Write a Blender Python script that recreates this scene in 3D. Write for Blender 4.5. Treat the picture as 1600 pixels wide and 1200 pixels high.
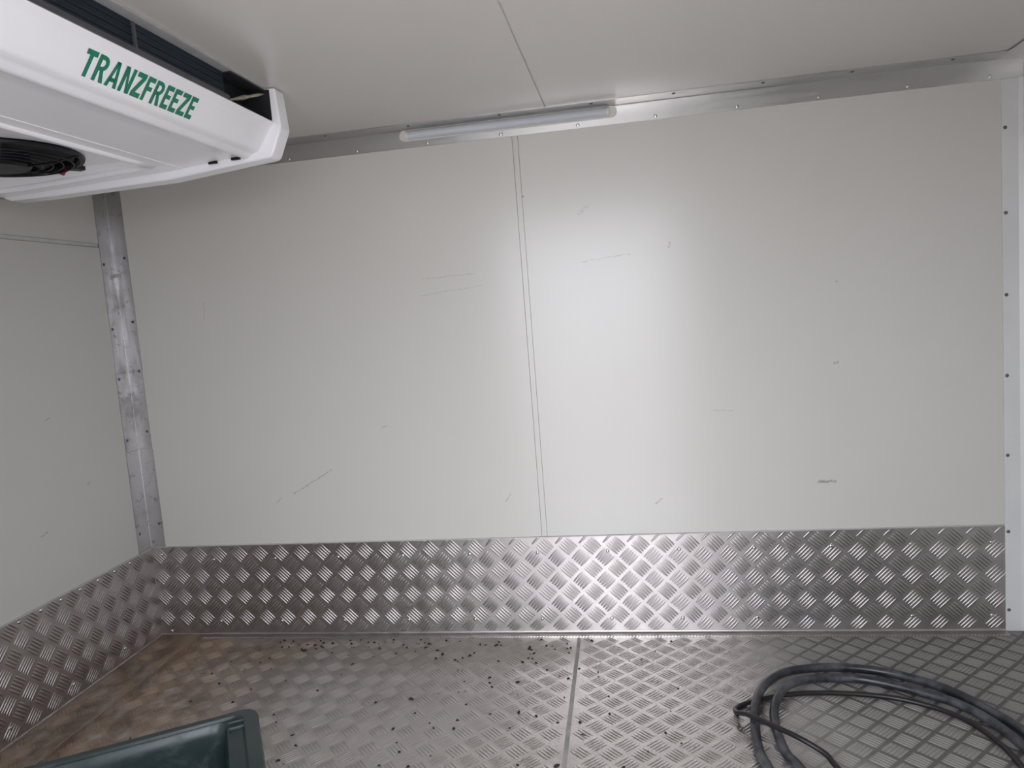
import bpy, math, random
from mathutils import Vector, Matrix

# ------------------------------------------------------------------ scene, camera, light
scene = bpy.context.scene
for o in list(bpy.data.objects):
    bpy.data.objects.remove(o, do_unlink=True)
COL = scene.collection

cam_data = bpy.data.cameras.new('camera')
cam = bpy.data.objects.new('camera', cam_data)
COL.objects.link(cam)
cam_data.sensor_fit = 'HORIZONTAL'
cam_data.sensor_width = 36.0
cam_data.lens = 1151.0 / 1600.0 * 36.0
cam_data.clip_start = 0.02
R_ = Vector((0.98467521, 0.15620624, -0.07755224))
U_ = Vector((0.0599249, 0.11455894, 0.99160741))
F_ = Vector((-0.16377957, 0.98105854, -0.1034427))
cam.matrix_world = Matrix(((R_.x, U_.x, -F_.x, 1.67422), (R_.y, U_.y, -F_.y, -2.23318),
                           (R_.z, U_.z, -F_.z, 1.04067), (0, 0, 0, 1)))
scene.camera = cam

world = bpy.data.worlds.new('overcast_sky')
scene.world = world
world.use_nodes = True
bg = world.node_tree.nodes['Background']
bg.inputs['Color'].default_value = (0.93, 0.97, 1.06, 1)
bg.inputs['Strength'].default_value = 1.0

scene.view_settings.view_transform = 'Standard'
scene.view_settings.look = 'None'
scene.view_settings.gamma = 1.0
scene.view_settings.use_curve_mapping = False
scene.view_settings.exposure = 2.85

# room dimensions (metres): X along the far wall, Y towards it, Z up
XR = 2.745          # right wall
YN = -1.80          # near wall with the doorway
H = 1.60            # ceiling
DX0, DX1, DZ0, DZ1 = 1.03, 1.93, 0.0, 1.50   # doorway

portal_data = bpy.data.lights.new('doorway_portal', 'AREA')
portal_data.shape = 'RECTANGLE'
portal_data.size = DX1 - DX0
portal_data.size_y = DZ1 - DZ0
portal_data.cycles.is_portal = True
portal = bpy.data.objects.new('doorway_portal', portal_data)
COL.objects.link(portal)
portal.location = ((DX0 + DX1) / 2, YN - 0.03, (DZ0 + DZ1) / 2)
portal.rotation_euler = (math.radians(90), 0, 0)

rnd = random.Random(7)

# ------------------------------------------------------------------ materials
class NT:
    def __init__(self, name):
        self.m = bpy.data.materials.new(name)
        self.m.use_nodes = True
        self.t = self.m.node_tree
        self.b = self.t.nodes['Principled BSDF']
        self._pos = None
    def n(self, typ, **kw):
        nd = self.t.nodes.new(typ)
        for k, v in kw.items():
            setattr(nd, k, v)
        return nd
    def link(self, a, b):
        self.t.links.new(a, b)
    def put(self, sock, v):
        if isinstance(v, bpy.types.NodeSocket):
            self.link(v, sock)
        elif isinstance(v, (tuple, list)) and len(v) == 3 and sock.type == 'RGBA':
            sock.default_value = (*v, 1)
        else:
            sock.default_value = v
    def set(self, **kw):
        names = dict(color='Base Color', metal='Metallic', rough='Roughness', spec='Specular IOR Level',
                     normal='Normal', coat='Coat Weight', coat_rough='Coat Roughness', trans='Transmission Weight')
        for k, v in kw.items():
            self.put(self.b.inputs[names[k]], v)
        return self
    def pos(self):
        if self._pos is None:
            self._pos = self.n('ShaderNodeNewGeometry').outputs['Position']
        return self._pos
    def sep(self, v):
        s = self.n('ShaderNodeSeparateXYZ')
        self.link(v, s.inputs[0])
        return s.outputs
    def math(self, op, a, b=0.0, c=None, clamp=False):
        nd = self.n('ShaderNodeMath', operation=op, use_clamp=clamp)
        self.put(nd.inputs[0], a)
        self.put(nd.inputs[1], b)
        if c is not None:
            self.put(nd.inputs[2], c)
        return nd.outputs[0]
    def vscale(self, v, s):
        nd = self.n('ShaderNodeVectorMath', operation='MULTIPLY')
        self.link(v, nd.inputs[0])
        nd.inputs[1].default_value = s
        return nd.outputs[0]
    def noise(self, scale=5.0, detail=4.0, rough=0.55, vec=None, dist=0.0):
        nd = self.n('ShaderNodeTexNoise')
        nd.inputs['Scale'].default_value = scale
        nd.inputs['Detail'].default_value = detail
        nd.inputs['Roughness'].default_value = rough
        nd.inputs['Distortion'].default_value = dist
        self.link(vec if vec is not None else self.pos(), nd.inputs['Vector'])
        return nd.outputs['Fac']
    def ramp(self, v, a, b, lo=0.0, hi=1.0):
        nd = self.n('ShaderNodeMapRange', clamp=True, interpolation_type='SMOOTHSTEP')
        self.put(nd.inputs['Value'], v)
        nd.inputs['From Min'].default_value = a
        nd.inputs['From Max'].default_value = b
        nd.inputs['To Min'].default_value = lo
        nd.inputs['To Max'].default_value = hi
        return nd.outputs['Result']
    def mix(self, f, a, b):
        nd = self.n('ShaderNodeMix', data_type='RGBA')
        self.put(nd.inputs['Factor'], f)
        ins = [i for i in nd.inputs if i.type == 'RGBA']
        self.put(ins[0], a)
        self.put(ins[1], b)
        return [o for o in nd.outputs if o.type == 'RGBA'][0]
    def bump(self, h, strength=0.2, dist=0.002):
        nd = self.n('ShaderNodeBump')
        nd.inputs['Strength'].default_value = strength
        nd.inputs['Distance'].default_value = dist
        self.link(h, nd.inputs['Height'])
        return nd.outputs['Normal']
    def segment(self, u, v, a, b, w):
        """1 on a stroke from a to b (2-D, metres) of half width w."""
        ax, ay = a
        dx, dy = b[0] - ax, b[1] - ay
        L2 = dx * dx + dy * dy
        pu, pv = self.math('SUBTRACT', u, ax), self.math('SUBTRACT', v, ay)
        t = self.math('MULTIPLY_ADD', pu, dx / L2, self.math('MULTIPLY', pv, dy / L2), clamp=True)
        eu = self.math('MULTIPLY_ADD', t, -dx, pu)
        ev = self.math('MULTIPLY_ADD', t, -dy, pv)
        d = self.math('ADD', self.math('MULTIPLY', eu, eu), self.math('MULTIPLY', ev, ev))
        return self.ramp(d, w * w * 0.2, w * w * 2.2, 1.0, 0.0)

def plain(name, color, rough=0.5, metal=0.0, spec=0.5, var=0.0, scale=30.0, bump=0.0):
    t = NT(name)
    t.set(rough=rough, metal=metal, spec=spec)
    f = t.noise(scale, 3)
    c2 = tuple(max(0.0, c * (1 - var)) for c in color)
    t.set(color=t.mix(t.ramp(f, 0.3, 0.75), color, c2))
    if bump:
        t.set(normal=t.bump(f, bump, 0.002))
    return t.m

def wall_material(name, color, axis_u, axis_v, scratches, speck_seed):
    t = NT(name)
    xyz = t.sep(t.pos())
    u, v = xyz[axis_u], xyz[axis_v]
    big = t.noise(1.3, 3)
    base = t.mix(t.ramp(big, 0.35, 0.7), color, tuple(c * 0.975 for c in color))
    wob = t.math('MULTIPLY', t.math('SUBTRACT', t.noise(25, 2), 0.5), 0.012)
    uw, vw = t.math('ADD', u, wob), t.math('ADD', v, wob)
    for a, b, w, k in scratches:
        s = t.segment(uw, vw, a, b, w)
        brk = t.ramp(t.noise(140, 2), 0.35, 0.6)
        base = t.mix(t.math('MULTIPLY', t.math('MULTIPLY', s, brk), k * 0.75), base, (0.10, 0.095, 0.085))
    vo = t.n('ShaderNodeTexVoronoi', feature='F1')
    vo.inputs['Scale'].default_value = 6.5
    off = t.n('ShaderNodeVectorMath', operation='ADD')
    t.link(t.pos(), off.inputs[0])
    off.inputs[1].default_value = (speck_seed, speck_seed * 0.7, 0)
    t.link(off.outputs[0], vo.inputs['Vector'])
    pick = t.math('GREATER_THAN', t.sep(vo.outputs['Color'])[0], 0.55)
    sp = t.math('MULTIPLY', t.ramp(vo.outputs['Distance'], 0.008, 0.022, 1.0, 0.0), pick)
    base = t.mix(t.math('MULTIPLY', sp, 0.55), base, (0.12, 0.11, 0.10))
    t.set(color=base, rough=0.26, spec=0.65, normal=t.bump(t.noise(7, 2), 0.05, 0.004))
    return t.m

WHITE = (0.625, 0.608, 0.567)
M = {}
M['wall_back'] = wall_material('white_grp_back', WHITE, 0, 2, [
    ((0.542, 0.484), (0.684, 0.560), 0.0020, 0.55),
    ((2.192, 0.463), (2.236, 0.460), 0.0042, 0.75),
    ((1.046, 1.147), (1.213, 1.152), 0.0016, 0.30),
    ((1.036, 1.098), (1.230, 1.114), 0.0016, 0.26),
    ((1.543, 1.159), (1.690, 1.170), 0.0018, 0.34),
    ((1.717, 0.412), (1.733, 0.425), 0.0024, 0.60),
    ((1.251, 0.432), (1.270, 0.458), 0.0018, 0.45),
    ((2.243, 0.809), (2.254, 0.812), 0.0030, 0.60),
    ((1.540, 1.300), (1.575, 1.325), 0.0050, 0.22),
    ((1.797, 1.180), (1.800, 1.192), 0.0035, 0.45),
    ((1.378, 1.366), (1.381, 1.369), 0.0028, 0.75),
    ((0.300, 1.080), (0.305, 1.135), 0.0016, 0.30),
    ((0.870, 0.690), (0.884, 0.694), 0.0022, 0.45),
    ((0.480, 0.455), (0.500, 0.475), 0.0030, 0.28),
    ((1.900, 0.690), (1.960, 0.686), 0.0014, 0.25)], 3.1)
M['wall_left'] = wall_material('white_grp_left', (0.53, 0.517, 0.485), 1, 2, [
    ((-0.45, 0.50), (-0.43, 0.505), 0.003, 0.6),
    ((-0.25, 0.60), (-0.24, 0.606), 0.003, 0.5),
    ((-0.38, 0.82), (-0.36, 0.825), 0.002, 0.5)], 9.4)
M['ceiling'] = wall_material('white_grp_ceiling', (0.61, 0.593, 0.555), 0, 1, [
    ((1.00, -0.20), (1.005, -0.203), 0.003, 0.4)], 5.7)
M['joint'] = plain('joint_sealant', (0.50, 0.49, 0.465), 0.45, var=0.12)
M['white_trim'] = plain('white_painted_trim', (0.70, 0.70, 0.685), 0.35, var=0.05, scale=9)
M['gasket'] = plain('dark_rubber_gasket', (0.07, 0.075, 0.085), 0.6, var=0.3)
M['concrete'] = plain('yard_concrete', (0.50, 0.455, 0.43), 0.9, var=0.15, scale=2)

def aluminium(name, smear=False, streak=(4, 4, 4), base=(0.62, 0.61, 0.60), dirt=0.35, rough=(0.28, 0.42)):
    t = NT(name)
    st = t.noise(9, 6, 0.65, t.vscale(t.pos(), streak))
    patch = t.noise(5, 5, 0.6, dist=0.6)
    d = t.math('MULTIPLY', t.ramp(patch, 0.52, 0.72), dirt)
    if smear:
        # dark rub marks across the angle and along its leg
        rub = t.noise(7, 5, 0.7, t.vscale(t.pos(), (3, 3, 4.5)), 0.8)
        blk = t.noise(26, 4, 0.6, t.vscale(t.pos(), (1.2, 1.2, 1.0)), 0.5)
        d = t.math('MAXIMUM', d, t.math('MULTIPLY', t.ramp(rub, 0.55, 0.66), 0.55))
        d = t.math('MAXIMUM', d, t.math('MULTIPLY', t.ramp(blk, 0.64, 0.72), 0.9))
    t.set(metal=t.ramp(d, 0, 1, 1.0, 0.6), rough=t.ramp(st, 0.3, 0.7, *rough),
          color=t.mix(d, base, (0.20, 0.19, 0.185)), normal=t.bump(st, 0.06, 0.001))
    return t.m
M['alu_x'] = aluminium('brushed_aluminium_rail', streak=(0.5, 14, 14), dirt=0.15)
M['alu_z'] = aluminium(smear=True, name='scuffed_aluminium_angle', streak=(9, 9, 1.2), dirt=0.9, base=(0.50, 0.49, 0.49), rough=(0.34, 0.5))
M['screw'] = plain('steel_screw', (0.80, 0.80, 0.80), 0.16, 1.0, var=0.2, scale=400)
M['screw_dark'] = plain('dark_screw', (0.16, 0.155, 0.15), 0.5, 0.6, var=0.2, scale=400)

def tread(name, floor=False, bars=False):
    t = NT(name)
    xyz = t.sep(t.pos())
    x, y = xyz[0], xyz[1]
    fine = t.noise(60, 4, 0.6)
    mid = t.noise(9, 4, 0.6)
    base = t.mix(t.ramp(mid, 0.3, 0.75), (0.49, 0.46, 0.447), (0.42, 0.39, 0.378))
    if floor:
        base = t.mix(t.ramp(mid, 0.3, 0.75), (0.70, 0.66, 0.645), (0.60, 0.565, 0.55))
    rough = t.ramp(fine, 0.3, 0.75, 0.23, 0.29) if floor else t.ramp(fine, 0.3, 0.75, 0.34, 0.43)
    metal = 1.0
    if floor:
        # grey film over the sheet, brown dirt towards the left corner, dark grime in the channels at the right
        warp = t.math('MULTIPLY', t.math('SUBTRACT', t.noise(4.0, 5, 0.6), 0.5), 1.1)
        film = t.ramp(t.noise(3.3, 6, 0.65, dist=0.5), 0.34, 0.66, 0.30, 0.72)
        film = t.math('MULTIPLY', film, t.ramp(t.math('ADD', x, t.math('MULTIPLY', warp, 0.5)), 1.10, 1.50, 1.0, 0.06))
        if bars:
            film = t.math('MULTIPLY', film, 0.6)
        base = t.mix(film, base, (0.36, 0.335, 0.31))
        olive = t.ramp(t.math('ADD', t.math('ABSOLUTE', t.math('ADD', y, 0.12)), t.math('MULTIPLY', warp, 0.25)), 0.02, 0.16, 1.0, 0.0)
        olive = t.math('MULTIPLY', olive, t.ramp(x, 1.3, 1.65, 0.55, 0.0))
        base = t.mix(olive, base, (0.24, 0.20, 0.145))
        side = t.math('ADD', x, t.math('MULTIPLY', y, 0.12))
        brown = t.ramp(t.math('ADD', side, t.math('MULTIPLY', warp, 0.45)), 0.22, 0.72, 1.0, 0.0)
        brown = t.math('MULTIPLY', brown, t.ramp(t.noise(16, 5, 0.7), 0.25, 0.6, 0.5, 1.0))
        muck = t.noise(11, 6, 0.7, t.vscale(t.pos(), (1.0, 0.55, 1.0)), 0.7)
        muck = t.mix(t.ramp(muck, 0.36, 0.60), (0.12, 0.074, 0.046), (0.34, 0.235, 0.155))
        base = t.mix(t.math('MULTIPLY', brown, 0.92), base, muck)
        dirt = t.math('MAXIMUM', t.math('MAXIMUM', t.math('MULTIPLY', film, 0.75), brown), olive)
        if not bars:
            grime = t.ramp(t.math('ADD', x, t.math('MULTIPLY', warp, 0.3)), 1.80, 2.20, 0.0, 0.9)
            # pressed groups are worn pale, the channels between them hold dark grime
            gx, gy = t.math('SUBTRACT', x, 1.6065), t.math('ADD', y, 0.2225)
            ga = t.math('DIVIDE', t.math('ADD', gx, gy), 0.0735)
            gb = t.math('DIVIDE', t.math('SUBTRACT', gx, gy), 0.0735)
            da = t.math('ABSOLUTE', t.math('SUBTRACT', ga, t.math('ROUND', ga)))
            db = t.math('ABSOLUTE', t.math('SUBTRACT', gb, t.math('ROUND', gb)))
            chan = t.ramp(t.math('MAXIMUM', da, db), 0.33, 0.46)
            base = t.mix(grime, base, t.mix(chan, (0.215, 0.20, 0.185), (0.065, 0.059, 0.054)))
            dirt = t.math('MAXIMUM', dirt, grime)
        else:
            worn = t.ramp(t.math('ADD', x, t.math('MULTIPLY', warp, 0.3)), 1.80, 2.20, 0.0, 0.85)
            base = t.mix(worn, base, (0.225, 0.208, 0.195))
            dirt = t.math('MAXIMUM', dirt, worn)
        metal = t.ramp(dirt, 0.0, 1.0, 1.0, 0.05)
        rough = t.math('MULTIPLY_ADD', dirt, 0.28, rough)
    else:
        # brown splash low on the plate near the left corner
        z = xyz[2]
        low = t.math('MULTIPLY', t.ramp(z, 0.0, 0.075, 0.8, 0.0), t.ramp(t.math('ADD', x, t.math('MULTIPLY', t.noise(6, 4), 0.5)), 0.3, 0.8, 0.75, 0.0))
        low = t.math('MULTIPLY', low, t.ramp(t.noise(14, 5, 0.65), 0.35, 0.6))
        base = t.mix(low, base, (0.17, 0.11, 0.07))
        metal = t.ramp(low, 0, 1, 1.0, 0.1)
    t.set(color=base, rough=rough, metal=metal, normal=t.bump(fine, 0.05, 0.001))
    return t.m
M['tread'] = tread('tread_plate')
M['tread_bars'] = tread('tread_plate_bars', bars=True)
M['tread_floor'] = tread('tread_floor', floor=True)
M['tread_floor_bars'] = tread('tread_floor_bars', floor=True, bars=True)
M['sheet_edge'] = plain('cut_sheet_edge', (0.78, 0.75, 0.72), 0.3, 1.0, var=0.3, scale=60)
M['strip'] = plain('floor_joint_sealant', (0.42, 0.395, 0.375), 0.55, 0.3, var=0.3, scale=20)
M['abs_white'] = plain('white_moulded_plastic', (0.92, 0.925, 0.945), 0.22, var=0.02, scale=8)
M['green'] = plain('green_print', (0.0, 0.20, 0.105), 0.4, var=0.05)
M['black'] = plain('black_plastic', (0.008, 0.008, 0.010), 0.45, spec=0.3, var=0.3)
M['black_soft'] = plain('dark_panel', (0.022, 0.023, 0.025), 0.6, spec=0.3, var=0.3)
M['shelf'] = plain('dark_grey_tray', (0.10, 0.105, 0.115), 0.4, var=0.2)
M['foam'] = plain('beige_foam_tape', (0.50, 0.46, 0.36), 0.8, var=0.3, scale=80)
M['grey_lip'] = plain('shadow_grey_lip', (0.46, 0.455, 0.45), 0.4, var=0.1)  # shadow tone of the roof pan lip put into its base colour
M['galv'] = plain('grey_metal_pan', (0.30, 0.30, 0.30), 0.5, 0.7, var=0.2)
M['red'] = plain('red_wire', (0.35, 0.02, 0.03), 0.4)
M['cream'] = plain('cream_plastic', (0.70, 0.68, 0.62), 0.35, var=0.04)
M['grit'] = plain('black_grit', (0.018, 0.014, 0.012), 0.8, var=0.4, scale=200)

t = NT('coil_fins')
z = t.sep(t.pos())
wv = t.math('SINE', t.math('MULTIPLY', z[2], 900.0))
wy = t.math('SINE', t.math('MULTIPLY', z[1], 2400.0))
t.set(color=t.mix(t.ramp(wv, -0.2, 1.0), (0.010, 0.022, 0.036), (0.022, 0.045, 0.065)), rough=0.45, metal=0.3,
      normal=t.bump(wy, 0.3, 0.001))
M['coil'] = t.m

t = NT('ribbed_diffuser')
x = t.sep(t.pos())
rib = t.math('SINE', t.math('MULTIPLY', x[0], 2600.0))
t.set(color=t.mix(t.ramp(rib, -1, 1), (0.60, 0.635, 0.665), (0.54, 0.575, 0.605)), rough=0.25, trans=0.0, normal=t.bump(rib, 0.2, 0.001))
M['diffuser'] = t.m

t = NT('green_crate_plastic')
d = t.ramp(t.noise(14, 6, 0.65, dist=0.4), 0.42, 0.72)
t.set(color=t.mix(t.math('MULTIPLY', d, 0.55), (0.023, 0.037, 0.037), (0.075, 0.088, 0.085)), rough=t.ramp(d, 0, 1, 0.28, 0.55),
      normal=t.bump(t.noise(40, 3), 0.08, 0.002))
M['crate'] = t.m

t = NT('dusty_black_rubber')
d = t.ramp(t.noise(18, 5, 0.65), 0.40, 0.70)
t.set(color=t.mix(d, (0.022, 0.024, 0.030), (0.10, 0.102, 0.112)), rough=t.ramp(d, 0, 1, 0.32, 0.6), normal=t.bump(t.noise(120, 2), 0.1, 0.001))
M['hose'] = t.m
M['cable'] = plain('black_cable_sheath', (0.014, 0.013, 0.015), 0.4, var=0.3)

# ------------------------------------------------------------------ mesh helpers
class MB:
    def __init__(self):
        self.v, self.f = [], []
    def add(self, vs, fs):
        k = len(self.v)
        self.v.extend(vs)
        self.f.extend([tuple(i + k for i in f) for f in fs])
        return self
    def box(self, x0, x1, y0, y1, z0, z1):
        return self.add([(x0, y0, z0), (x1, y0, z0), (x1, y1, z0), (x0, y1, z0),
                         (x0, y0, z1), (x1, y0, z1), (x1, y1, z1), (x0, y1, z1)],
                        [(0, 3, 2, 1), (4, 5, 6, 7), (0, 1, 5, 4), (1, 2, 6, 5), (2, 3, 7, 6), (3, 0, 4, 7)])
    def prism(self, prof, a, b, axis='Y', cap=True):
        """closed profile extruded along an axis; prof pairs are the other two axes in XYZ order"""
        def P(q, s):
            return {'Y': (q[0], s, q[1]), 'X': (s, q[0], q[1]), 'Z': (q[0], q[1], s)}[axis]
        n = len(prof)
        vs = [P(q, a) for q in prof] + [P(q, b) for q in prof]
        fs = [(i, (i + 1) % n, n + (i + 1) % n, n + i) for i in range(n)]
        if cap:
            fs += [tuple(range(n - 1, -1, -1)), tuple(range(n, 2 * n))]
        return self.add(vs, fs)
    def tube(self, pts, r, seg=12, cap=True):
        pts = [Vector(p) for p in pts]
        n = len(pts)
        k0 = len(self.v)
        up = Vector((0, 0, 1))
        for i, p in enumerate(pts):
            tg = (pts[min(i + 1, n - 1)] - pts[max(i - 1, 0)]).normalized()
            a = tg.cross(up)
            if a.length < 1e-4:
                a = tg.cross(Vector((0, 1, 0)))
            a.normalize()
            b = a.cross(tg).normalized()
            for j in range(seg):
                w = 2 * math.pi * j / seg
                self.v.append(tuple(p + a * (r * math.cos(w)) + b * (r * math.sin(w))))
        for i in range(n - 1):
            for j in range(seg):
                j2 = (j + 1) % seg
                self.f.append((k0 + i * seg + j, k0 + i * seg + j2, k0 + (i + 1) * seg + j2, k0 + (i + 1) * seg + j))
        if cap:
            self.f.append(tuple(k0 + j for j in range(seg - 1, -1, -1)))
            self.f.append(tuple(k0 + (n - 1) * seg + j for j in range(seg)))
        return self
    def ring(self, c, prof, seg=40, axis='Z'):
        """lathe of an open (r, h) profile about an axis through c"""
        k0, n = len(self.v), len(prof)
        for i in range(seg):
            w = 2 * math.pi * i / seg
            for r, h in prof:
                self.v.append((c[0] + r * math.cos(w), c[1] + r * math.sin(w), c[2] + h))
        for i in range(seg):
            i2 = (i + 1) % seg
            for j in range(n - 1):
                self.f.append((k0 + i * n + j, k0 + i2 * n + j, k0 + i2 * n + j + 1, k0 + i * n + j + 1))
        return self
    def build(self, name, mat, parent=None, origin=None, smooth=False, bevel=0.0, bseg=3, kind=None):
        if origin is None and parent is not None:
            origin = parent.get('_o', (0, 0, 0))
        o3 = origin or (0, 0, 0)
        me = bpy.data.meshes.new(name)
        me.from_pydata([(x - o3[0], y - o3[1], z - o3[2]) for x, y, z in self.v], [], self.f)
        me.update()
        me.materials.append(mat)
        if smooth:
            me.polygons.foreach_set('use_smooth', [True] * len(me.polygons))
        ob = bpy.data.objects.new(name, me)
        COL.objects.link(ob)
        if parent is not None:
            ob.parent = parent
        elif origin:
            ob.location = origin
        ob['_o'] = o3
        if bevel:
            bv = ob.modifiers.new('bevel', 'BEVEL')
            bv.width, bv.segments, bv.limit_method, bv.angle_limit = bevel, bseg, 'ANGLE', math.radians(25)
            if hasattr(bv, 'harden_normals'):
                bv.harden_normals = False
        if smooth == 'auto' or bevel:
            me.polygons.foreach_set('use_smooth', [True] * len(me.polygons))
            try:
                me.set_sharp_from_angle(angle=math.radians(30))
            except Exception:
                pass
        if kind:
            ob['kind'] = kind
        return ob

def thing(name, loc, label, cat, group=None):
    e = bpy.data.objects.new(name, None)
    e.empty_display_size = 0.1
    COL.objects.link(e)
    e.location = loc
    e['label'], e['category'] = label, cat
    if group:
        e['group'] = group
    e['_o'] = tuple(loc)
    return e

def struct(o, label, cat):
    o['kind'], o['label'], o['category'] = 'structure', label, cat
    return o

def inst(name, me, loc, parent, rot=(0, 0, 0)):
    o = bpy.data.objects.new(name, me)
    COL.objects.link(o)
    po = parent.get('_o', (0, 0, 0))
    o.parent = parent
    o.location = (loc[0] - po[0], loc[1] - po[1], loc[2] - po[2])
    o.rotation_euler = rot
    return o

def dome_mesh(name, r, h, mat, seg=10, slot=False):
    """screw or rivet head standing on z = 0 and pointing to +Z"""
    m = MB()
    prof = [(r, 0.0), (r * 0.92, h * 0.55), (r * 0.6, h * 0.9)]
    m.ring((0, 0, 0), prof, seg)
    m.v.append((0, 0, h * (0.55 if slot else 1.0)))
    c = len(m.v) - 1
    for i in range(seg):
        m.f.append((i * 3 + 2, ((i + 1) % seg) * 3 + 2, c))
    me = bpy.data.meshes.new(name)
    me.from_pydata(m.v, [], m.f)
    me.update()
    me.materials.append(mat)
    me.polygons.foreach_set('use_smooth', [True] * len(me.polygons))
    return me

# ------------------------------------------------------------------ the body shell
# ground outside
g = MB().box(-14, 18, -22, 10, -0.72, -0.62).build('ground', M['concrete'])
struct(g, 'pale concrete yard outside the doorway', 'ground')

# ceiling: backing and two panels that meet in a fine seam
ceil = MB().box(-0.05, XR + 0.05, YN - 0.05, 0.05, H + 0.004, H + 0.05).build('ceiling', M['joint'])
struct(ceil, 'glossy off-white panelled ceiling above the aluminium rail', 'ceiling')
CX = 1.4706
MB().box(-0.04, CX - 0.0020, YN, 0.0, H, H + 0.004).build('panel', M['ceiling'], ceil)
MB().box(CX + 0.0020, XR, YN, 0.0, H, H + 0.004).build('panel', M['ceiling'], ceil)

MB().box(CX - 0.0020, CX + 0.0020, YN, -0.002, H + 0.0012, H + 0.004).build('joint_strip', M['joint'], ceil)

# far wall: two panels and a joint strip
wb = MB().box(-0.05, XR + 0.05, 0.006, 0.05, -0.05, H + 0.004).build('wall_back', M['joint'])
struct(wb, 'glossy off-white far wall of two panels with a vertical joint', 'wall')
SX0, SX1 = 1.3585, 1.3765
MB().box(-0.004, SX0, 0.0, 0.006, 0, H).build('panel', M['wall_back'], wb)
MB().box(SX1, XR, 0.0, 0.006, 0, H).build('panel', M['wall_back'], wb)
js = MB().prism([(SX0 + 0.0004, 0.006), (SX0 + 0.0012, 0.0012), (SX1 - 0.0012, 0.0012), (SX1 - 0.0004, 0.006)], 0.30, H, 'Z')
js.build('joint_strip', M['wall_back'], wb)

# left wall (bulkhead): upper and lower panel with a horizontal seam at 1.34 m
wl = MB().box(-0.05, -0.006, YN - 0.05, 0.05, -0.05, H + 0.004).build('wall_left', M['joint'])
struct(wl, 'off-white left wall under the cooling unit', 'wall')
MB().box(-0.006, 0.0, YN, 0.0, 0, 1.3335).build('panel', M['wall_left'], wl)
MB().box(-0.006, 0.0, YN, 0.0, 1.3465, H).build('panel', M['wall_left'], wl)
MB().box(-0.006, 0.0022, YN, -0.07, 1.3345, 1.3455).build('joint_strip', M['joint'], wl)

# right wall with its rubber seal
wr = MB().box(XR, XR + 0.05, YN - 0.05, 0.05, -0.05, H + 0.004).build('wall_right', M['white_trim'])
struct(wr, 'white right-hand end wall at the edge of the view', 'wall')
MB().prism([(XR - 0.004, -0.014), (XR - 0.0005, -0.012), (XR - 0.0005, -0.034), (XR - 0.005, -0.032)], 0.0, H - 0.06, 'Z').build('door_seal', M['gasket'], wr)

# near wall around the doorway
wf = MB().box(-0.05, DX0, YN - 0.05, YN, -0.05, H + 0.05).box(DX1, XR + 0.05, YN - 0.05, YN, -0.05, H + 0.05) \
    .box(DX0, DX1, YN - 0.05, YN, DZ1, H + 0.05).build('wall_front', M['white_trim'])
struct(wf, 'white near wall with the open side doorway', 'wall')

# floor: base, two tread sheets and the sealed joint between them
fl = MB().box(-0.05, XR + 0.05, YN - 0.05, 0.05, -0.05, -0.006).build('floor', M['strip'])
struct(fl, 'worn aluminium tread plate floor with grime', 'floor')

def seam_x(y):
    return 1.4575 - 0.0135 * (y + 0.09)
sheets = []
for side in (0, 1):
    m = MB()
    if side == 0:
        prof = [(-0.04, YN - 0.04), (seam_x(YN) - 0.0050, YN - 0.04), (seam_x(0) - 0.0050, 0.0), (-0.04, 0.0)]
    else:
        prof = [(seam_x(YN) + 0.0050, YN - 0.04), (XR, YN - 0.04), (XR, 0.0), (seam_x(0) + 0.0050, 0.0)]
    m.prism(prof, -0.006, 0.0, 'Z')
    sheets.append(m.build('floor_sheet', M['tread_floor'], fl))
MB().prism([(seam_x(YN) - 0.0055, YN - 0.04), (seam_x(YN) + 0.0055, YN - 0.04), (seam_x(0) + 0.0055, 0.0), (seam_x(0) - 0.0055, 0.0)],
           -0.006, 0.0006, 'Z').build('joint_strip', M['strip'], fl)

# ------------------------------------------------------------------ five-bar tread pattern (real raised bars)
BAR_L, BAR_W, BAR_P, BAR_H = 0.043, 0.0070, 0.0088, 0.0020
def bar_template():
    vs, fs = [], []
    st = [(-0.5, 0.12), (-0.40, 0.62), (-0.18, 0.95), (0.0, 1.0), (0.18, 0.95), (0.40, 0.62), (0.5, 0.12)]
    cr = [(-0.5, 0.0), (-0.40, 0.52), (-0.21, 0.88), (0.0, 1.0), (0.21, 0.88), (0.40, 0.52), (0.5, 0.0)]
    for s, k in st:
        for c, h in cr:
            vs.append((s * BAR_L, c * BAR_W * (0.45 + 0.55 * k), h * BAR_H * k))
    n = len(cr)
    for i in range(len(st) - 1):
        for j in range(n - 1):
            a = i * n + j
            fs.append((a, a + n, a + n + 1, a + 1))
    return vs, fs
BV, BF = bar_template()

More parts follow.
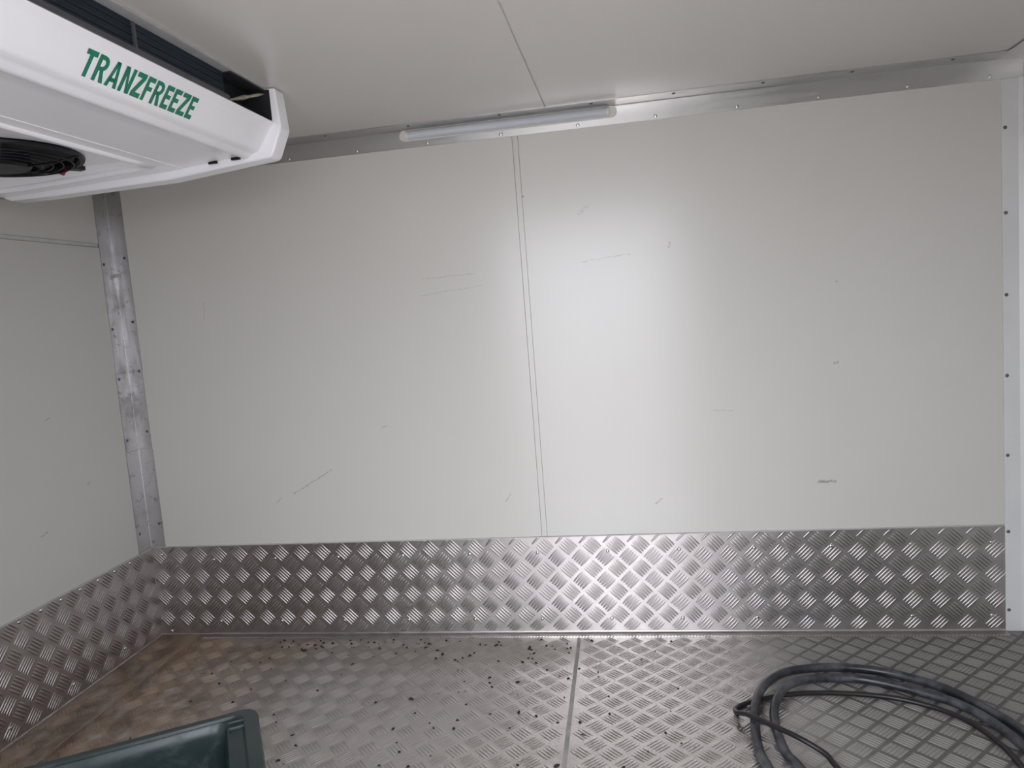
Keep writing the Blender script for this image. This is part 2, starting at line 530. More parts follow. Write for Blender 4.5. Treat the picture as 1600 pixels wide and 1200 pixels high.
def tread_bars(m, u0, u1, v0, v1, ua, va, pitch, place, keep=None, lim=None):
    """groups of five bars: '/' groups on the lattice (ua, va) + pitch, '\\' groups half a pitch off both ways"""
    for odd in (0, 1):
        ang = math.radians(45 if odd == 0 else -45)
        c, s = math.cos(ang), math.sin(ang)
        i0 = int(math.floor((u0 - ua) / pitch)) - 1
        i1 = int(math.ceil((u1 - ua) / pitch)) + 1
        j0 = int(math.floor((v0 - va) / pitch)) - 1
        j1 = int(math.ceil((v1 - va) / pitch)) + 1
        for i in range(i0, i1 + 1):
            for j in range(j0, j1 + 1):
                cu = ua + (i + 0.5 * odd) * pitch
                cv = va + (j + 0.5 * odd) * pitch
                for b in range(5):
                    off = (b - 2) * BAR_P
                    bu, bv_ = cu - s * off, cv + c * off
                    if keep and not keep(bu, bv_):
                        continue
                    pts = []
                    out = False
                    for x, y, z in BV:
                        pu, pv = bu + c * x - s * y, bv_ + s * x + c * y
                        if pu < u0 or pu > u1 or pv < v0 or pv > v1:
                            out = True
                        pts.append((pu, pv, z))
                    if out:
                        # bars cut by the sheet edge are pressed onto the edge line
                        if bu < u0 + 0.004 or bu > u1 - 0.004 or bv_ < v0 + 0.004 or bv_ > v1 - 0.004:
                            continue
                        pts = [(min(max(pu, u0), u1), min(max(pv, v0), v1), z) for pu, pv, z in pts]
                    m.add([place(*q) for q in pts], BF)
    return m

PF = 0.0735
for side, sh in enumerate(sheets):
    m = MB()
    lo, hi = (0.10, 1.50) if side == 0 else (1.43, XR)
    keep = (lambda x, y: x < seam_x(y) - 0.024) if side == 0 else (lambda x, y: x > seam_x(y) + 0.024)
    tread_bars(m, lo, hi, YN, -0.036, 1.6065, -0.2225, PF, lambda a, b, c: (a, b, c), keep)
    m.build('tread_bars', M['tread_floor_bars'], sh, smooth=True, kind='stuff')

# ------------------------------------------------------------------ tread plate kick plates
SK = 0.3159
XE = 2.688
FLB = 0.034
def lbend(out, flange, top, th=0.003, r=0.006):
    """closed L profile (distance from wall, height): wall leg, rounded bend, floor flange"""
    p = [(0.0002, top), (th, top), (th, th + r)]
    for k in range(1, 5):
        a = math.pi / 2 * k / 5
        p.append((th + r - r * math.cos(a), th + r - r * math.sin(a)))
    p += [(th + r, th), (flange, th), (flange, 0.0003), (0.0002, 0.0003)]
    return p
TH = 0.0035
bb = MB().prism([(-d, z) for d, z in lbend(1, FLB, SK, TH)], 0.0, XE, 'X').build('baseboard_back', M['tread'], smooth='auto')
struct(bb, 'shiny tread plate kick plate along the far wall', 'kick plate')
m = MB()
tread_bars(m, 0.006, XE, 0.012, SK, 2.2185, 0.0255, 0.0742, lambda a, b, c: (a, -TH - c, b))
m.build('tread_bars', M['tread_bars'], bb, smooth=True, kind='stuff')
# fold line and ragged cut edge of the floor flange
m = MB()
n = 260
for i in range(n):
    x = 0.165 + (XE - 0.003 - 0.165) * (i + 0.5) / n
    w = 0.0028
    m.add([(x - w, -FLB - 0.0005, 0.0006), (x + w, -FLB - 0.0005, 0.0006), (x + w + 0.003, -FLB + 0.002, TH + 0.0012), (x - w + 0.003, -FLB + 0.002, TH + 0.0012),
           (x, -FLB + 0.006, TH)], [(0, 1, 2, 3), (3, 2, 4)])
m.build('cut_edge', M['sheet_edge'], bb, kind='stuff')

LF = 0.1587
bl = MB().prism([(d, z) for d, z in lbend(1, LF, SK - 0.004, TH)], YN, -TH - 0.0002, 'Y').build('baseboard_left', M['tread'], smooth='auto')
struct(bl, 'dull tread plate kick plate along the left wall', 'kick plate')
m = MB()
tread_bars(m, YN, -0.008, 0.012, SK - 0.004, -0.045, 0.030, 0.0742, lambda a, b, c: (TH + c, a, b))
m.build('tread_bars', M['tread_bars'], bl, smooth=True, kind='stuff')
# lifted floor flange of the left plate with a dented edge
m = MB()
ny = 60
rows = []
for i in range(ny + 1):
    y = -0.012 + (YN + 0.012) * i / ny
    e = LF + 0.0022 * math.sin(i * 0.5) * math.sin(i * 0.37 + 1) + 0.0007 * math.sin(i * 2.3)
    lift = 0.005 + 0.0025 * abs(math.sin(i * 0.55))
    rows.append([(0.012, y, TH + 0.0009), (e * 0.6, y, TH + 0.0012), (e, y, TH + lift), (e + 0.0015, y, TH + lift - 0.002), (e, y, 0.0004)])
for i in range(ny):
    m.add(rows[i] + rows[i + 1], [(k, k + 1, k + 6, k + 5) for k in range(4)])
m.build('floor_flange', M['tread_floor'], bl)
m = MB()
for i in range(ny):
    a, b = rows[i], rows[i + 1]
    m.add([a[2], a[3], b[3], b[2]], [(0, 1, 2, 3)])
    m.add([(a[2][0] - 0.0030, a[2][1], a[2][2] + 0.0002), (a[2][0], a[2][1], a[2][2] + 0.0002),
           (b[2][0], b[2][1], b[2][2] + 0.0002), (b[2][0] - 0.0030, b[2][1], b[2][2] + 0.0002)], [(0, 1, 2, 3)])
m.build('cut_edge', M['sheet_edge'], bl)
m = MB()
tread_bars(m, 0.02, LF - 0.01, YN, -0.05, 0.062, -0.10, PF, lambda a, b, c: (a, b, TH + 0.0014 + c * 0.8))
m.build('tread_bars', M['tread_floor_bars'], bl, smooth=True, kind='stuff')

MB().box(0.006, XE, -TH - 0.0012, -0.0001, SK - 0.0002, SK + 0.0022).build('sealant_bead', M['joint'], bb)
MB().box(0.0001, TH + 0.0012, YN, -0.006, SK - 0.0042, SK - 0.0015).build('sealant_bead', M['joint'], bl)
rivet = dome_mesh('rivet', 0.0058, 0.0036, M['screw'])
BR = (math.radians(90), 0, 0)      # head points to -Y
LR = (0, math.radians(90), 0)      # head points to +X
for x in (0.039, 0.23, 0.454, 0.677, 0.899, 1.122, 1.341, 1.561, 1.778, 1.999, 2.218, 2.437, 2.652):
    inst('rivet', rivet, (x, -TH, 0.268 if x > 0.1 else 0.290), bb, BR)
    inst('rivet', rivet, (x, -TH, 0.050 if x > 0.1 else 0.016), bb, BR)
for k in range(10):
    y = -0.118 - 0.075 * k
    inst('rivet', rivet, (TH, y, 0.303), bl, LR)
    if k % 3 == 1:
        inst('rivet', rivet, (TH, y, 0.045), bl, LR)

# ------------------------------------------------------------------ trims
def lang(a, b, th):
    return [(0, 0), (a, 0), (a, th), (th, th), (th, b), (0, b)]

# ceiling rail: equal angle in two lengths, one leg on the wall, one on the ceiling
t1 = thing('trim_1', (1.37, 0, H), 'bright aluminium angle rail along the top of the far wall', 'rail')
t1['kind'] = 'structure'
LEG, CLEG, TT = 0.0555, 0.069, 0.0025
for x0, x1 in ((0.0, 1.3315), (1.3335, XR - 0.003)):
    MB().prism([(-0.0003, H - 0.0003), (-0.0003, H - LEG), (-TT, H - LEG), (-TT - 0.0006, H - TT - 0.0025), (-TT - 0.0025, H - TT - 0.0006), (-CLEG, H - TT), (-CLEG, H - 0.0003)],
               x0, x1, 'X').build('angle_length', M['alu_x'], t1)
screw = dome_mesh('screw', 0.0052, 0.0030, M['screw'], slot=True)
screw_d = dome_mesh('dark_screw', 0.0050, 0.0026, M['screw_dark'], slot=True)
for x in (0.205, 0.43, 0.653, 0.876, 1.100, 1.326, 1.556, 1.780, 2.007, 2.226, 2.456, 2.66):
    inst('screw', screw, (x, -TT, 1.5535), t1, BR)
for x in (0.55, 0.80, 1.06, 1.335, 1.600, 1.830, 2.07, 2.30, 2.55):
    inst('screw', screw_d, (x, -CLEG + 0.016, H - TT), t1, (math.radians(180), 0, 0))

# vertical corner angle at the left
t2 = thing('trim_2', (0, 0, SK), 'scuffed aluminium corner angle standing above the left kick plate', 'corner trim')
t2['kind'] = 'structure'
zs = [0.300, 0.66, 0.925, H - LEG]
for k in range(3):
    a = 0.066 - 0.002 * k
    b = 0.055 - (0.002 if k == 1 else 0)
    pr = [(0.0003, -0.0003), (0.0003, -a), (0.0026, -a), (0.0026, -0.0034), (0.0034, -0.0026), (b, -0.0026), (b, -0.0003)]
    MB().prism(pr, zs[k] + (0.001 if k else 0), zs[k + 1], 'Z').build('angle_length', M['alu_z'], t2)
for z in (0.40, 0.72, 0.925, 1.09, 1.30):
    inst('screw', screw_d, (0.043, -0.0026, z), t2, BR)
    inst('screw', screw_d, (0.0026, -0.052, z - 0.02), t2, LR)

# white corner trim at the right
t3 = thing('trim_3', (XR, 0, 0), 'white corner trim with screws at the right end of the far wall', 'corner trim')
t3['kind'] = 'structure'
MB().prism([(XE, -0.0003), (XE, -0.0042), (XR - 0.016, -0.0042), (XR - 0.013, -0.006), (XR - 0.006, -0.010), (XR - 0.0045, -0.060), (XR - 0.0003, -0.060), (XR - 0.0003, -0.0003)],
           0.004, H - LEG - 0.001, 'Z').build('angle_length', M['white_trim'], t3)
for z in (1.417, 1.191, 0.969, 0.745, 0.519, 0.298, 0.066):
    inst('screw', screw_d, (2.6965, -0.0042, z), t3, BR)

# ceiling rail of the right wall
t4 = thing('trim_4', (XR, -0.5, H), 'aluminium angle rail at the top of the right wall', 'rail')
t4['kind'] = 'structure'
MB().prism([(XR - 0.0004, H - 0.0032), (XR - 0.070, H - 0.0032), (XR - 0.070, H - 0.0055), (XR - 0.005, H - 0.0062), (XR - 0.0035, H - 0.008), (XR - 0.0030, H - LEG), (XR - 0.0004, H - LEG)],
           YN, -0.0035, 'Y').build('angle_length', M['alu_x'], t4)

# ------------------------------------------------------------------ strip light
lx0, lx1, lz = 1.018, 1.668, 1.5805
li = thing('strip_light', ((lx0 + lx1) / 2, -TT, lz), 'slim unlit strip light with cream ends on the aluminium ceiling rail', 'light')
def stadium(x0, x1, zc, r, k=10):
    p = []
    for i in range(k + 1):
        a = -math.pi / 2 + math.pi * i / k
        p.append((x1 - r + r * math.cos(a), zc + r * math.sin(a)))
    for i in range(k + 1):
        a = math.pi / 2 + math.pi * i / k
        p.append((x0 + r + r * math.cos(a), zc + r * math.sin(a)))
    return p
MB().prism(stadium(lx0 - 0.003, lx1 + 0.003, lz, 0.0165), -0.0062, -TT - 0.0004, 'Y').build('mounting_plate', M['cream'], li, bevel=0.001)
prof = []
for i in range(13):
    a = math.pi * i / 12
    prof.append((-0.0062 - 0.013 * math.sin(a), lz + 0.0135 * math.cos(a)))
MB().prism(prof, lx0 + 0.026, lx1 - 0.026, 'X').build('diffuser', M['diffuser'], li, smooth='auto')
for xa, xb in ((lx0 + 0.020, lx0 + 0.026), (lx1 - 0.026, lx1 - 0.020)):
    MB().prism([((y + 0.0062) * 1.06 - 0.0062, (z - lz) * 1.06 + lz) for y, z in prof], xa, xb, 'X').build('end_cap', M['cream'], li, smooth='auto')

# ------------------------------------------------------------------ cooling unit (evaporator) under the ceiling
UY0, UY1 = -1.66, -0.487
un = thing('cooling_unit', (0.5, (UY0 + UY1) / 2, H), 'white ceiling-mounted cooling unit with green lettering and dark air slot', 'cooling unit')
# moulded shell: front fascia with bead, sloping underside, as one folded sheet with thickness
outer = [(0.856, 1.5235), (0.8655, 1.5225), (0.870, 1.5185), (0.869, 1.5165), (0.8595, 1.5085), (0.8575, 1.5045), (0.838, 1.4765), (0.826, 1.4605), (0.819, 1.4555), (0.810, 1.4535),
         (0.802, 1.4500), (0.796, 1.4445), (0.788, 1.4425), (0.780, 1.4450), (0.772, 1.4480), (0.74, 1.4475), (0.62, 1.4370)]
def sheet_prism(m, pts, y0, y1, th):
    up = []
    for i, q in enumerate(pts):
        a, b = pts[max(i - 1, 0)], pts[min(i + 1, len(pts) - 1)]
        d = Vector((b[0] - a[0], b[1] - a[1])).normalized()
        up.append((q[0] + d.y * th, q[1] - d.x * th))
    return m.prism(pts + up[::-1], y0, y1, 'Y')
fasc = sheet_prism(MB(), outer, UY0 + 0.02, UY1 - 0.03, 0.004).build('fascia', M['abs_white'], un, smooth='auto')
fasc.data.set_sharp_from_angle(angle=math.radians(50))
# underside tray with a recessed fan bay
PX0, PX1, PY0, PY1 = 0.135, 0.585, -1.55, -0.615
FANS = [(0.365, -0.815), (0.365, -1.30)]
FR = 0.165
def pan(x):
    return 1.4185 + (x - 0.25) * 0.047 if x > 0.25 else 1.4185
m = MB()
for (xa, xb, ya, yb) in ((PX1, 0.625, UY0 + 0.02, UY1 - 0.03), (0.118, PX0, UY0 + 0.02, UY1 - 0.03), (PX0, PX1, PY1, UY1 - 0.03), (PX0, PX1, UY0 + 0.02, PY0)):
    za, zb = pan(xa), pan(xb)
    m.add([(xa, ya, za), (xb, ya, zb), (xb, yb, zb), (xa, yb, za), (xa, ya, za + 0.004), (xb, ya, zb + 0.004), (xb, yb, zb + 0.004), (xa, yb, za + 0.004)],
          [(0, 3, 2, 1), (4, 5, 6, 7), (0, 1, 5, 4), (1, 2, 6, 5), (2, 3, 7, 6), (3, 0, 4, 7)])
under = m.build('underside', M['abs_white'], un)
# raised bead round the bay
m = MB()
bd = [(PX0 - 0.006, PY0 - 0.006), (PX1 + 0.004, PY0 - 0.006), (PX1 + 0.004, PY1 + 0.004), (PX0 - 0.006, PY1 + 0.004)]
loop = []
for i in range(4):
    a, b = bd[i], bd[(i + 1) % 4]
    for k in range(12):
        s = k / 12
        x, y = a[0] + (b[0] - a[0]) * s, a[1] + (b[1] - a[1]) * s
        loop.append((x, y, pan(x) + 0.001))
loop.append(loop[0])
m.tube(loop, 0.008, 10, False)
m.build('bay_bead', M['abs_white'], under, smooth=True)
# bay walls and roof with round fan holes
ZB = 1.446
m = MB()
ins = 0.022
q0 = [(PX0, PY0, pan(PX0)), (PX1, PY0, pan(PX1)), (PX1, PY1, pan(PX1)), (PX0, PY1, pan(PX0))]
q1 = [(PX0 + ins, PY0 + ins, ZB), (PX1 - ins, PY0 + ins, ZB), (PX1 - ins, PY1 - ins, ZB), (PX0 + ins, PY1 - ins, ZB)]
m.add(q0 + q1, [(i, (i + 1) % 4, 4 + (i + 1) % 4, 4 + i) for i in range(4)])
def roof(x0, x1, y0, y1, c, r, seg=48):
    vs, fs = [], []
    for i in range(seg):
        a = 2 * math.pi * i / seg
        dx, dy = math.cos(a), math.sin(a)
        k = min((x1 - c[0]) / dx if dx > 1e-9 else (x0 - c[0]) / dx if dx < -1e-9 else 1e9,
                (y1 - c[1]) / dy if dy > 1e-9 else (y0 - c[1]) / dy if dy < -1e-9 else 1e9)
        vs += [(c[0] + dx * r, c[1] + dy * r, ZB), (c[0] + dx * k, c[1] + dy * k, ZB)]
    for i in range(seg):
        j = (i + 1) % seg
        fs.append((2 * i, 2 * i + 1, 2 * j + 1, 2 * j))
    m.add(vs, fs)
ymid = (FANS[0][1] + FANS[1][1]) / 2
roof(PX0 + ins, PX1 - ins, ymid, PY1 - ins, FANS[0], FR)
roof(PX0 + ins, PX1 - ins, PY0 + ins, ymid, FANS[1], FR)
m.build('fan_bay', M['abs_white'], under, smooth='auto')
# fans: shroud, hub, blades, wire guard
for fx, fy in FANS:
    fan = MB().ring((fx, fy, ZB), [(FR + 0.004, -0.004), (FR + 0.002, -0.009), (FR - 0.006, -0.010), (FR - 0.010, -0.004), (FR - 0.012, 0.05), (FR - 0.004, 0.052), (FR - 0.001, 0.0)], 48) \
        .build('fan', M['black'], un, smooth='auto')
    MB().ring((fx, fy, ZB), [(0.0001, -0.030), (0.060, -0.029), (0.066, -0.024), (0.067, 0.02), (0.0001, 0.02)], 32).build('hub', M['black'], fan, smooth='auto')
    m = MB()
    for b in range(7):
        a0 = 2 * math.pi * b / 7
        vs, fs = [], []
        for i in range(6):
            r = 0.062 + (FR - 0.018 - 0.062) * i / 5
            for j in range(5):
                s = j / 4
                a = a0 + (s - 0.3) * 0.75 + 0.25 * i / 5
                vs.append((fx + r * math.cos(a), fy + r * math.sin(a), ZB + 0.028 - 0.034 * s))
        for i in range(5):
            for j in range(4):
                fs.append((i * 5 + j, i * 5 + 5 + j, i * 5 + 6 + j, i * 5 + 1 + j))
        m.add(vs, fs)
    m.build('blades', M['black_soft'], fan, smooth=True)
    m = MB()
    for r in (0.085, 0.105, 0.125, 0.145):
        m.tube([(fx + r * math.cos(a * math.pi / 24), fy + r * math.sin(a * math.pi / 24), ZB - 0.016 - 0.012 * (1 - r / FR)) for a in range(49)], 0.0016, 6, False)
    for k in range(6):
        a = k * math.pi / 3 + 0.3
        m.tube([(fx + 0.06 * math.cos(a), fy + 0.06 * math.sin(a), ZB - 0.026), (fx + 0.12 * math.cos(a), fy + 0.12 * math.sin(a), ZB - 0.021), (fx + (FR + 0.002) * math.cos(a), fy + (FR + 0.002) * math.sin(a), ZB - 0.009)], 0.0024, 6)
    m.build('guard', M['black'], fan, smooth=True)
    # fixing lug on the rim and a stub of red wire
    a = 1.18
    MB().prism([(fx + (FR - 0.006) * math.cos(a + d), fy + (FR - 0.006) * math.sin(a + d)) for d in (-0.12, 0.12)] +
               [(fx + (FR + 0.022) * math.cos(a + d), fy + (FR + 0.022) * math.sin(a + d)) for d in (0.05, -0.05)], ZB - 0.012, ZB - 0.002, 'Z').build('lug', M['black'], fan, bevel=0.002)
    MB().tube([(fx + 0.02, fy + 0.145, ZB - 0.012), (fx + 0.035, fy + 0.150, ZB - 0.020), (fx + 0.05, fy + 0.142, ZB - 0.012)], 0.0028, 8).build('wire', M['red'], fan, smooth=True)

# end caps: thick rounded rims that close both ends
capo = [(0.862, 1.5985), (0.879, 1.5985), (0.8855, 1.508), (0.884, 1.502), (0.857, 1.4445), (0.849, 1.4395), (0.766, 1.4325), (0.578, 1.4150), (0.25, 1.4085), (0.135, 1.4085), (0.116, 1.416), (0.108, 1.44), (0.106, 1.5985)]
for ya, yb in ((UY1 - 0.050, UY1), (UY0, UY0 + 0.050)):
    cap = MB().prism(capo, ya, yb, 'Y').build('end_cap', M['abs_white'], un, bevel=0.006, bseg=4)
    if yb == UY1:
        for xx in (0.765, 0.705):
            mm = MB().prism([(x, ya - 0.0005 + z) for x, z in stadium(xx - 0.012, xx + 0.012, -0.0045, 0.004, 6)], 1.4425 - (0.77 - xx) * 0.05, 1.452, 'Z')
            mm.build('drain_slot', M['black'], cap)
# roof pan lip along the ceiling
MB().box(0.10, 0.858, UY0 + 0.01, UY1 - 0.005, 1.5950, 1.5995).build('roof_pan', M['grey_lip'], un)
MB().box(0.8582, 0.8600, UY0 + 0.05, UY1 - 0.05, 1.5955, 1.5995).build('sealant_line', M['joint'], un)
# dark air slot: tray, coil block, end box
MB().prism([(0.775, 1.5185), (0.858, 1.5195), (0.8585, 1.5225), (0.845, 1.5255), (0.842, 1.5300), (0.775, 1.5300)], UY0 + 0.05, UY1 - 0.05, 'Y').build('drip_tray', M['shelf'], un)
CY1 = -0.690
coil = MB().box(0.66, 0.836, UY0 + 0.06, CY1, 1.531, 1.5948).build('coil', M['coil'], un)
MB().prism([(0.8362, 1.5312), (0.8420, 1.5312), (0.8420, 1.5455), (0.8405, 1.5480), (0.8362, 1.5480)], UY0 + 0.06, CY1 + 0.01, 'Y').build('coil_frame', M['shelf'], coil)
m = MB()
for zz in (1.557, 1.570, 1.583):
    m.tube([(0.8365, UY0 + 0.06, zz), (0.8365, CY1, zz)], 0.0012, 6)
m.build('coil_tube', M['black_soft'], coil, smooth=True)
MB().box(0.834, 0.841, -0.990, -0.984, 1.531, 1.5925).build('coil_clip', M['shelf'], coil)
MB().box(0.10, 0.812, CY1, UY1 - 0.045, 1.528, 1.5925).box(0.812, 0.856, CY1, UY1 - 0.051, 1.5905, 1.5934).build('end_box', M['black_soft'], un)
MB().box(0.775, 0.866, UY1 - 0.0525, UY1 - 0.046, 1.524, 1.594).build('cheek_lining', M['black_soft'], un)
m = MB()
for i in range(9):
    s = i / 8
    y = CY1 + 0.002 + (UY1 - 0.053 - CY1) * s
    x = 0.828 + 0.024 * s
    zc = 1.534 + 0.052 * s
    w = 0.0015 + 0.0034 * math.sin(math.pi * s) + 0.0012 * math.sin(i * 2.1)
    m.add([(x, y, zc - w), (x + 0.003, y, zc), (x, y, zc + w), (x - 0.003, y, zc)], [])
    if i:
        k = len(m.v) - 8
        m.f += [(k + a, k + (a + 1) % 4, k + 4 + (a + 1) % 4, k + 4 + a) for a in range(4)]
m.build('foam_strip', M['foam'], un, smooth=True)
# grey rear pan against the left wall
MB().box(0.002, 0.125, UY0, UY1 - 0.004, 1.424, 1.5995).build('back_pan', M['galv'], un, bevel=0.003)

# lettering on the fascia
fa, fb = Vector((0.8575, 0, 1.5045)), Vector((0.826, 0, 1.4605))
down = (fb - fa).normalized()
read = Vector((0, 1, 0))
upv = -down
nrm = read.cross(upv).normalized()
ST, SH = 0.19, 0.20            # stem width and bar height on a cap height of 1
def rect(x0, x1, y0, y1):
    return [(x0, y0), (x1, y0), (x1, y1), (x0, y1)]
def bowl(x0, x1, y0, y1, w, h, k=6):
    """closed band of an R's bowl between the stem at x0 and the round right side"""
    ro = (y1 - y0) / 2
    cxr = x1 - ro
    cy = (y0 + y1) / 2
    quads = [rect(x0, cxr, y1 - h, y1), rect(x0, cxr, y0, y0 + h * 0.9)]
    for i in range(k):
        a, b2 = -math.pi / 2 + math.pi * i / k, -math.pi / 2 + math.pi * (i + 1) / k
        q = []
        for an, rx, ry in ((a, ro, ro), (b2, ro, ro), (b2, ro - w, ro - h), (a, ro - w, ro - h)):
            q.append((cxr + rx * math.cos(an), cy + ry * math.sin(an)))
        quads.append(q)
    return quads
def glyph(ch):
    if ch == 'T':
        w = 0.56
        return w, [rect(0, w, 1 - SH, 1), rect(w / 2 - ST / 2, w / 2 + ST / 2, 0, 1 - SH)]
    if ch == 'R':
        w = 0.60
        return w, [rect(0, ST, 0, 1)] + bowl(ST, w - 0.02, 0.42, 1.0, ST, SH * 0.85) + [[(w - ST - 0.03, 0), (w, 0), (0.40, 0.50), (0.22, 0.50)]]
    if ch == 'A':
        w = 0.66
        return w, [[(0, 0), (ST, 0), (w / 2 + 0.01, 0.82), (w / 2 + 0.10, 1), (w / 2 - 0.10, 1)], [(w - ST, 0), (w, 0), (w / 2 + 0.10, 1), (w / 2 - 0.10, 1), (w / 2 - 0.01, 0.82)], rect(0.15, w - 0.15, 0.20, 0.36)]
    if ch == 'N':
        w = 0.62
        return w, [rect(0, ST, 0, 1), rect(w - ST, w, 0, 1), [(ST * 0.4, 1), (ST + 0.03, 1), (w - ST * 0.4, 0), (w - ST - 0.03, 0)]]
    if ch == 'Z':
        w = 0.56
        return w, [rect(0.02, w, 1 - SH, 1), rect(0, w, 0, SH), [(0, SH), (ST + 0.05, SH), (w, 1 - SH), (w - ST - 0.05, 1 - SH)]]
    w = 0.48
    q = [rect(0, ST, 0, 1), rect(ST, w, 1 - SH, 1), rect(ST, w - 0.04, 0.43, 0.43 + SH * 0.9)]
    if ch == 'E':
        q.append(rect(ST, w, 0, SH))
    return w, q
TY0, TY1, THT = -1.132, -0.826, 0.0455
org = Vector((0.8575, 0, 1.5045)) + (Vector((0.826, 0, 1.4605)) - Vector((0.8575, 0, 1.5045))).normalized() * 0.0505
GAP = 0.085
word = 'TRANZFREEZE'
total = sum(glyph(c)[0] for c in word) + GAP * (len(word) - 1)
sc = (TY1 - TY0) / total
uo = Vector(un['_o'])
lv, lf = [], []
x = 0.0
for ch in word:
    w, polys = glyph(ch)
    for q in polys:
        k = len(lv)
        for px, py in q:
            lv.append(tuple(org + read * (TY0 + (x + px) * sc) + upv * (py * THT) + nrm * 0.0007 - uo))
        lf.append(tuple(range(k, k + len(q))))
    x += w + GAP
letter = bpy.data.meshes.new('lettering')
letter.from_pydata(lv, [], lf)
letter.update()
letter.materials.append(M['green'])
lo_ = bpy.data.objects.new('lettering', letter)
COL.objects.link(lo_)
lo_.parent = fasc
lo_['label'] = 'green capital lettering'

# ------------------------------------------------------------------ crate
CR = Matrix.Rotation(math.radians(32), 4, 'Z')
corner = Vector((0.797, -0.785, 0))
CH = 0.20
crt = thing('plastic_crate', (0, 0, 0), 'dark green plastic crate on the brown-stained floor', 'crate')
CLX, CLY = 0.56, 0.40            # local: corner at (0,0), body towards -x and -y
cen = corner + CR @ Vector((-CLX / 2, -CLY / 2, 0))
crt.location = (cen.x, cen.y, 0)
crt.rotation_euler = (0, 0, math.radians(32))
crt['_o'] = (0, 0, 0)
hx, hy = CLX / 2, CLY / 2
def rrect(x0, x1, y0, y1, r, k=6):
    p = []
    for cx, cy, a0 in ((x1 - r, y1 - r, 0), (x0 + r, y1 - r, 90), (x0 + r, y0 + r, 180), (x1 - r, y0 + r, 270)):
        for i in range(k + 1):
            a = math.radians(a0 + 90 * i / k)
            p.append((cx + r * math.cos(a), cy + r * math.sin(a)))
    return p
def loft(m, rings, close_end=True):
    n = len(rings[0])
    k0 = len(m.v)
    for r in rings:
        m.v.extend(r)
    for i in range(len(rings) - 1):
        for j in range(n):
            j2 = (j + 1) % n
            m.f.append((k0 + i * n + j, k0 + i * n + j2, k0 + (i + 1) * n + j2, k0 + (i + 1) * n + j))
    if close_end:
        m.f.append(tuple(k0 + (len(rings) - 1) * n + j for j in range(n)))
        m.f.append(tuple(k0 + j for j in range(n - 1, -1, -1)))
    return m
ex, ey = 0.070, 0.026            # rim widths at the ends and along the sides
def rg(dx, dy, z, r):
    return [(x, y, z) for x, y in rrect(-hx + dx, hx - dx, -hy + dy, hy - dy, r)]
rings = [rg(0.030, 0.018, 0.002, 0.03), rg(0.016, 0.008, CH - 0.035, 0.03), rg(0.002, 0.001, CH - 0.034, 0.03), rg(0.0, 0.0, CH - 0.006, 0.032), rg(0.003, 0.003, CH, 0.03),
         rg(ex * 0.42, ey * 0.75, CH, 0.022), rg(ex * 0.50, ey * 0.80, CH - 0.006, 0.02), rg(ex * 0.85, ey * 0.90, CH - 0.006, 0.02), rg(ex * 0.93, ey, CH - 0.010, 0.02), rg(ex, ey + 0.004, CH - 0.03, 0.02), rg(ex + 0.014, ey + 0.014, 0.010, 0.025)]
body = loft(MB(), rings).build('body', M['crate'], crt, smooth='auto')
body.data.set_sharp_from_angle(angle=math.radians(40))
# ribs on the end rims and outside walls
for sx in (1, -1):
    for yy in (-0.155, -0.13, 0.13, 0.155):
        x_a, x_b = sorted((sx * (hx - 0.030), sx * (hx - 0.062)))
        MB().box(x_a, x_b, yy - 0.003, yy + 0.003, CH - 0.0062, CH + 0.001).build('rim_rib', M['crate'], crt, bevel=0.0015)
for sy in (1, -1):
    for xx in (-0.18, -0.06, 0.06, 0.18):
        y_a, y_b = sorted((sy * (hy - 0.004), sy * (hy - 0.019)))
        MB().box(xx - 0.004, xx + 0.004, y_a, y_b, 0.012, CH - 0.034).build('side_rib', M['crate'], crt)

# ------------------------------------------------------------------ hose and cable
def smooth_path(pts, sub=8):
    pts = [Vector(p) for p in pts]
    out = []
    n = len(pts)
    for i in range(n - 1):
        p0, p1, p2, p3 = pts[max(i - 1, 0)], pts[i], pts[i + 1], pts[min(i + 2, n - 1)]
        for k in range(sub):
            s = k / sub
            out.append(0.5 * ((2 * p1) + (p2 - p0) * s + (2 * p0 - 5 * p1 + 4 * p2 - p3) * s * s + (3 * p1 - p0 - 3 * p2 + p3) * s ** 3))
    out.append(pts[-1])
    return out
HR = 0.0110
zf = HR + 0.0022
outer_l = [(1.948, -0.850), (1.922, -0.765), (1.908, -0.683), (1.900, -0.621), (1.906, -0.531), (1.921, -0.450), (1.957, -0.362), (2.018, -0.283), (2.088, -0.248), (2.162, -0.241),
           (2.252, -0.257), (2.331, -0.297), (2.397, -0.356), (2.446, -0.439), (2.484, -0.534), (2.495, -0.66), (2.470, -0.80), (2.39, -0.93), (2.27, -1.00), (2.14, -0.99), (2.05, -0.90)]
inner_l = [(1.998, -0.780), (1.971, -0.680), (1.955, -0.626), (1.954, -0.516), (1.969, -0.441), (2.005, -0.374), (2.057, -0.323), (2.120, -0.299), (2.193, -0.301),
           (2.255, -0.323), (2.328, -0.366), (2.390, -0.415), (2.428, -0.478), (2.452, -0.565), (2.455, -0.68), (2.42, -0.80), (2.34, -0.89), (2.22, -0.93), (2.12, -0.90)]
lift_o = {4: 0.004, 5: 0.0138, 6: 0.0138, 7: 0.005}      # the hose rides over the cable here
lift_i = {0: 0.004, 1: 0.003, 4: 0.008, 5: 0.0142, 6: 0.006}
path = [(x, y, zf + lift_o.get(i, 0)) for i, (x, y) in enumerate(outer_l)] + [(x, y, zf + lift_i.get(i, 0)) for i, (x, y) in enumerate(inner_l)]
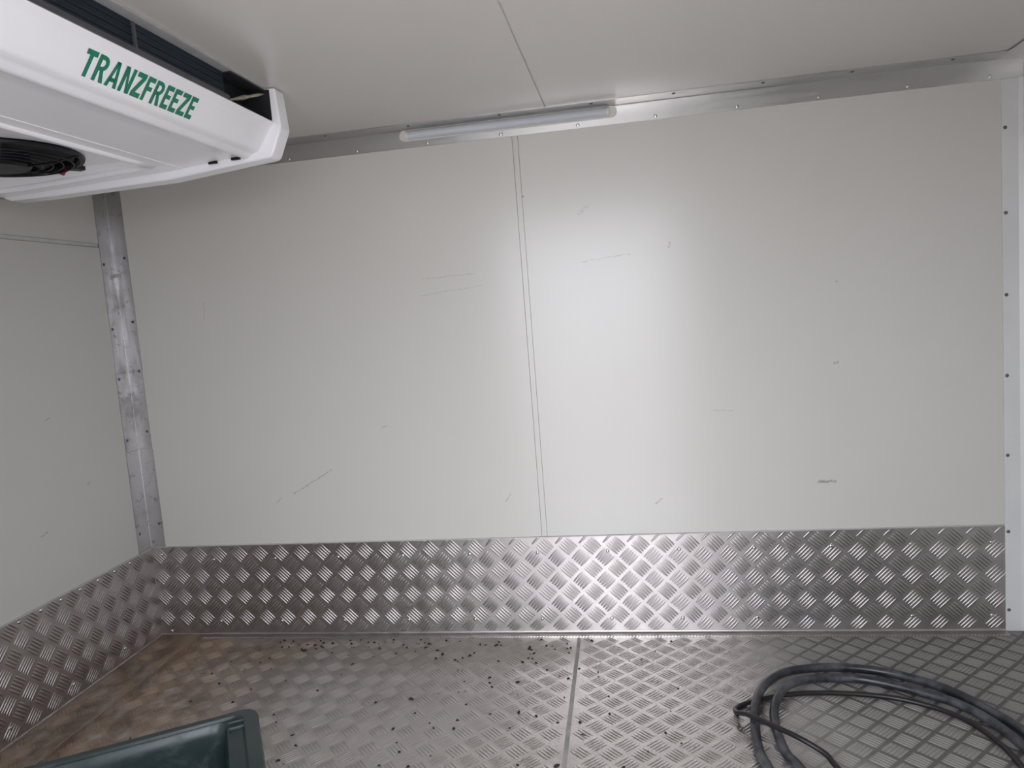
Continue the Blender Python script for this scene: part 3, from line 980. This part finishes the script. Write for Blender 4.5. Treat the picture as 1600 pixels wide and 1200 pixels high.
hose = MB().tube(smooth_path(path), HR, 14).build('rubber_hose', M['hose'], origin=(2.2, -0.6, 0.0), smooth=True)
hose['label'], hose['category'] = 'thick black rubber hose coiled in loops on the tread plate floor', 'hose'
CRD = 0.0062
cable_l = [(2.10, -0.80), (2.052, -0.677), (2.035, -0.642), (1.986, -0.606), (1.934, -0.558), (1.892, -0.510), (1.872, -0.469), (1.876, -0.440), (1.901, -0.419), (1.942, -0.400), (1.990, -0.380), (2.062, -0.366),
           (2.151, -0.366), (2.237, -0.379), (2.295, -0.401), (2.352, -0.440), (2.393, -0.496), (2.418, -0.580), (2.422, -0.68)]
cz = [0.009, 0.012, 0.022, 0.037, 0.038, 0.033, 0.014, 0.0085] + [0.0082] * 11
cable = MB().tube(smooth_path([(x, y, z) for (x, y), z in zip(cable_l, cz)]), CRD, 10).build('power_cable', M['cable'], origin=(2.15, -0.55, 0.0), smooth=True)
cable['label'], cable['category'] = 'thin black cable looped among the thick hose on the floor', 'cable'

# ------------------------------------------------------------------ grit on the floor
m = MB()
def speck(x, y, r):
    n = 6
    a0 = rnd.uniform(0, 6.28)
    st = rnd.uniform(1.0, 2.0)
    vs = []
    for i in range(n):
        a = 2 * math.pi * i / n
        rr = r * rnd.uniform(0.7, 1.15)
        px, py = rr * st * math.cos(a), rr * math.sin(a)
        vs.append((x + px * math.cos(a0) - py * math.sin(a0), y + px * math.sin(a0) + py * math.cos(a0), 0.0008))
    vs.append((x, y, 0.0008 + r * rnd.uniform(0.7, 1.2)))
    m.add(vs, [(i, (i + 1) % n, n) for i in range(n)])
for k in range(75):
    speck(rnd.uniform(0.45, 1.5), -0.045 - abs(rnd.gauss(0, 0.06)), rnd.uniform(0.0024, 0.0056))
for k in range(110):
    x = rnd.uniform(0.3, 1.75)
    speck(x, rnd.uniform(-0.80, -0.06), rnd.uniform(0.0020, 0.0052) * (0.8 if x > 1.5 else 1))
gr = m.build('floor_grit', M['grit'])
gr['kind'], gr['label'], gr['category'] = 'stuff', 'scattered black grit on the tread plate floor', 'grit'

for o in bpy.data.objects:
    if '_o' in o:
        del o['_o']
